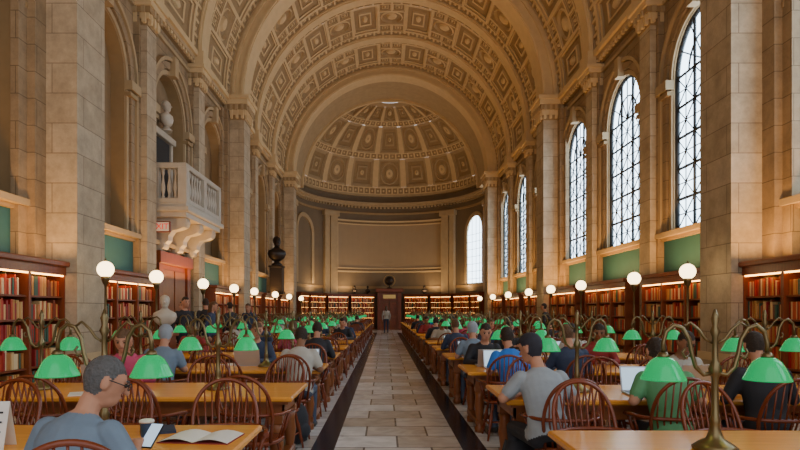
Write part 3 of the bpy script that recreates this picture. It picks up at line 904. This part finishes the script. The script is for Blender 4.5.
m9=person_mesh('p_lblue',lean=18,pitch=20,shirt='shirt_bluegrey',hair='cap_tan',cap=True)
m10=person_mesh('p_red',lean=12,pitch=25,yaw=-15,shirt='cloth_red',hair='hair_dark',longhair=True,longsleeve=True,skin=SK2)
s1=person_mesh('st_black',stand=True,lean=2,pitch=8,shirt='cloth_black',pants='cloth_black',longsleeve=True)
s2=person_mesh('st_navy',stand=True,lean=4,pitch=15,shirt='cloth_navy',pants='cloth_black',hair='hair_brown',longhair=True,longsleeve=True)
s3=person_mesh('st_cream',stand=True,lean=0,pitch=5,shirt='cloth_cream',pants='cloth_navy',hair='hair_brown',longhair=True,longsleeve=True)
pool=[(m5,'seated_woman'),(m6,'seated_person'),(m7,'seated_man'),(m8,'seated_person'),(m9,'seated_man_in_cap'),(m10,'seated_woman'),(m3,'seated_man')]
def near(side,row,x,k,rz=0):
    y=(LT if side<0 else RT)[row]-.72; put_person(pool[k][0],pool[k][1],(x,y+.02,0),rz)
def far(side,row,x,k,rz=0):
    y=(LT if side<0 else RT)[row]+.73; put_person(pool[k][0],pool[k][1],(x,y,0),pi+rz)
near(-1,2,-2.72,4,.1); far(-1,1,-2.75,0,.2)
near(-1,2,-1.05,2); near(-1,3,-1.1,1); far(-1,2,-1.85,3); near(-1,4,-1.85,0); far(-1,3,-3.5,5); far(-1,5,-1.1,1); near(-1,6,-1.1,3); far(-1,8,-1.9,2); near(-1,9,-1.1,1)
near(1,1,3.05,1,-.1); far(1,1,3.0,2); near(1,2,2.2,3); far(1,2,1.4,1); far(1,2,3.0,5); near(1,3,1.4,4); near(1,3,3.0,2); far(1,3,2.2,1); near(1,4,1.4,3); far(1,5,1.45,2); near(1,6,1.4,1); near(1,6,2.2,0); far(1,7,1.4,5); near(1,8,1.4,3); near(1,10,1.4,1); far(1,10,2.2,6)
rp=random.Random(21)
for row in range(4,16):
    for side in (-1,1):
        cs=[LXC+d for d in offL[1:]] if side<0 else [RXC+d for d in offR[1:]]
        used=rp.sample(cs,2)
        near(side,row,used[0]+.0,rp.choice((0,1,1,2,3,3,4,5)),rp.uniform(-.1,.1)) if row not in(4,6) else None
        far(side,row,used[1],rp.choice((1,1,2,3,5)),rp.uniform(-.1,.1)) if row not in(8,10) else None
put_person(s1,'standing_person',(-4.75,14.3,0),2.6); put_person(s2,'standing_woman',(-4.35,14.9,0),-1.6); put_person(s1,'standing_person',(-4.2,16.4,0),1.0); put_person(s2,'standing_person',(-4.3,19,0),3); put_person(s3,'standing_woman',(.08,40.5,0),.2,1.05)
put_person(s1,'standing_person',(-4.45,13.3,0),-2.4,1.04); put_person(s1,'standing_man',(-4.65,15.6,0),.5,1.05); put_person(s2,'standing_person',(-4.9,16.9,0),1.9)
put_person(s1,'standing_person',(5.1,19,0),1)

# ---------------------------------------------------------------- desk things
def laptop():
    b=MB(); b.box(-.17,.17,-.12,.12,0,.018,'silver',.004); b.box(-.15,.15,-.02,.09,.018,.02,'black')
    t=math.radians(18); 
    def Q(x,h,d): return (x,.12+h*math.sin(t)+d*math.cos(t),.015+h*math.cos(t)-d*math.sin(t))
    def slab(x0,x1,h0,h1,d0,d1,m):
        pts=[Q(x0,h0,d0),Q(x1,h0,d0),Q(x1,h1,d0),Q(x0,h1,d0),Q(x0,h0,d1),Q(x1,h0,d1),Q(x1,h1,d1),Q(x0,h1,d1)]
        for q in ((0,1,2,3),(7,6,5,4),(0,4,5,1),(1,5,6,2),(2,6,7,3),(3,7,4,0)): b.poly([pts[i] for i in q],m)
    slab(-.17,.17,0,.23,0,.008,'silver'); slab(-.158,.158,.012,.218,-.002,0,'screen')
    return b.mesh('laptop')
LP=laptop()
rl=random.Random(5)
for (x,y,r) in ((2.3,5.3,-.1),(1.45,7.65,.0),(2.95,5.85,pi+.1),(-2.7,5.85,pi),(-1.05,7.85,0),(-1.1,10.1,0),(1.4,9.95,0),(3.0,9.95,0),(1.4,12.25,.1),(-1.85,12.4,0),(1.4,8.1,pi),(-1.85,8.2,pi)):
    place(LP,'laptop',(x,y,.76),r)
def sheet(name,x,y,w,h,r,mt='paper',t=.004,z=.76):
    b=MB(); b.box(-w/2,w/2,-h/2,h/2,0,t,mt); b.obj(name,(x,y,z),r)
b=MB()
b.grid(lambda s,t:(-.2+.2*s,-.14+.28*t,.006+.02*math.sin(pi*s)),6,1,'paper'); b.grid(lambda s,t:(.2*s,-.14+.28*t,.006+.02*math.sin(pi*s)),6,1,'paper'); b.box(-.205,.205,-.145,.145,0,.005,'cloth_red')
b.obj('open_book',(-1.06,3.48,.76),-.1)
sheet('notebook',-1.40,3.70,.2,.22,.4,'cloth_navy',.015)
b=MB(); b.lathe((0,0,0),[(.028,0),(.038,.1),(.04,.1)],'blue',16); b.lathe((0,0,.1),[(.042,0),(.042,.012),(.03,.018)],'paper',16); b.obj('paper_cup',(-1.37,3.45,.76))
b=MB(); b.box(-.037,.037,-.004,.004,-.075,.075,'black',.003); b.box(-.034,.034,-.0055,-.004,-.068,.068,'screen'); o=b.obj('smartphone',(-1.19,3.06,.865),-.3); o.rotation_euler=(-.8,0,-.3)
for i in range(16):
    side=rl.choice((-1,1)); row=rl.randint(1,8); T=(LT if side<0 else RT); xc=LXC if side<0 else RXC
    sheet(rl.choice(('paper_sheet','notebook')),xc+rl.uniform(-1.4,1.4),T[row]+rl.choice((-.33,.33)),.2,.26,rl.uniform(-.5,.5),rl.choice(('paper','paper','cloth_cream')),.006)
def tent(x,y,w,h,r):
    b=MB(); b.poly([(-w/2,-.07,0),(w/2,-.07,0),(w/2,0,h),(-w/2,0,h)],'paper'); b.poly([(-w/2,.07,0),(w/2,.07,0),(w/2,0,h),(-w/2,0,h)],'paper')
    for k in range(4): b.box(-w*.35,w*.35,-.062+.014*k-.002,-.062+.014*k-.001,h*(.2*k+.15),h*(.2*k+.19),'black')
    b.obj('table_sign',(x,y,.76),r)
tent(-2.12,3.25,.17,.25,.1)
# tablet right
b=MB(); b.box(-.12,.12,-.005,.005,0,.17,'black',.004); b.box(-.11,.11,-.007,-.005,.01,.16,'screen'); b.box(-.05,.05,.0,.08,0,.01,'black'); b.obj('tablet',(2.85,3.55,.76),-.2)
def backpack():
    b=MB(); b.lathe((0,0,0),[(.05,0),(.15,.03),(.17,.15),(.165,.3),(.12,.41),(.04,.45)],'cloth_black',14,sy=.65); b.sphere((0,-.1,.15),.1,'cloth_black',12,rx=1.1,ry=.5,rz=.9)
    b.tube([(-.04,.02,.43),(-.02,.02,.49),(.02,.02,.49),(.04,.02,.43)],.008,'black',6)
    for s in (-1,1): b.tube([(s*.07,.1,.4),(s*.09,.15,.25),(s*.07,.1,.06)],.015,'black',6)
    return b.mesh('backpack')
BP=backpack()
for x,y,r in ((1.14,5.05,.4),(-1.0,6.8,1)):
    place(BP,'backpack',(x,y,0),r)

# ---------------------------------------------------------------- lights
def area(name,loc,rot,sx,sy,e,col):
    l=bpy.data.lights.new(name,'AREA'); l.shape='RECTANGLE'; l.size=sx; l.size_y=sy; l.energy=e; l.color=col
    o=bpy.data.objects.new(name,l); scene.collection.objects.link(o); o.location=loc; o.rotation_euler=rot; return o
for yc in BAYS[1:]:
    for s in (-1,1):
        area('bookcase_uplight',(CX+s*6.25,yc,2.45),(pi,0,0),.15,2.6,55 if s<0 else 90,(1,.52,.16))
for a in (30,60,120,150):
    aa=math.radians(a); area('bookcase_uplight',(CX+6.0*math.cos(aa),AY+6.0*math.sin(aa),2.95),(pi,0,0),1.2,.3,50,(1,.64,.30))
w=bpy.data.worlds.new('world'); scene.world=w; w.use_nodes=True
bg=w.node_tree.nodes['Background']; bg.inputs[0].default_value=(.95,.96,1,1); bg.inputs[1].default_value=1.5

# ---------------------------------------------------------------- camera
cam=bpy.data.cameras.new('camera'); co=bpy.data.objects.new('camera',cam); scene.collection.objects.link(co)
co.location=(0,0,1.5); co.rotation_euler=(pi/2,0,0); cam.sensor_width=36; cam.lens=27; cam.shift_x=15/800; cam.shift_y=86/800; cam.clip_end=200
scene.camera=co
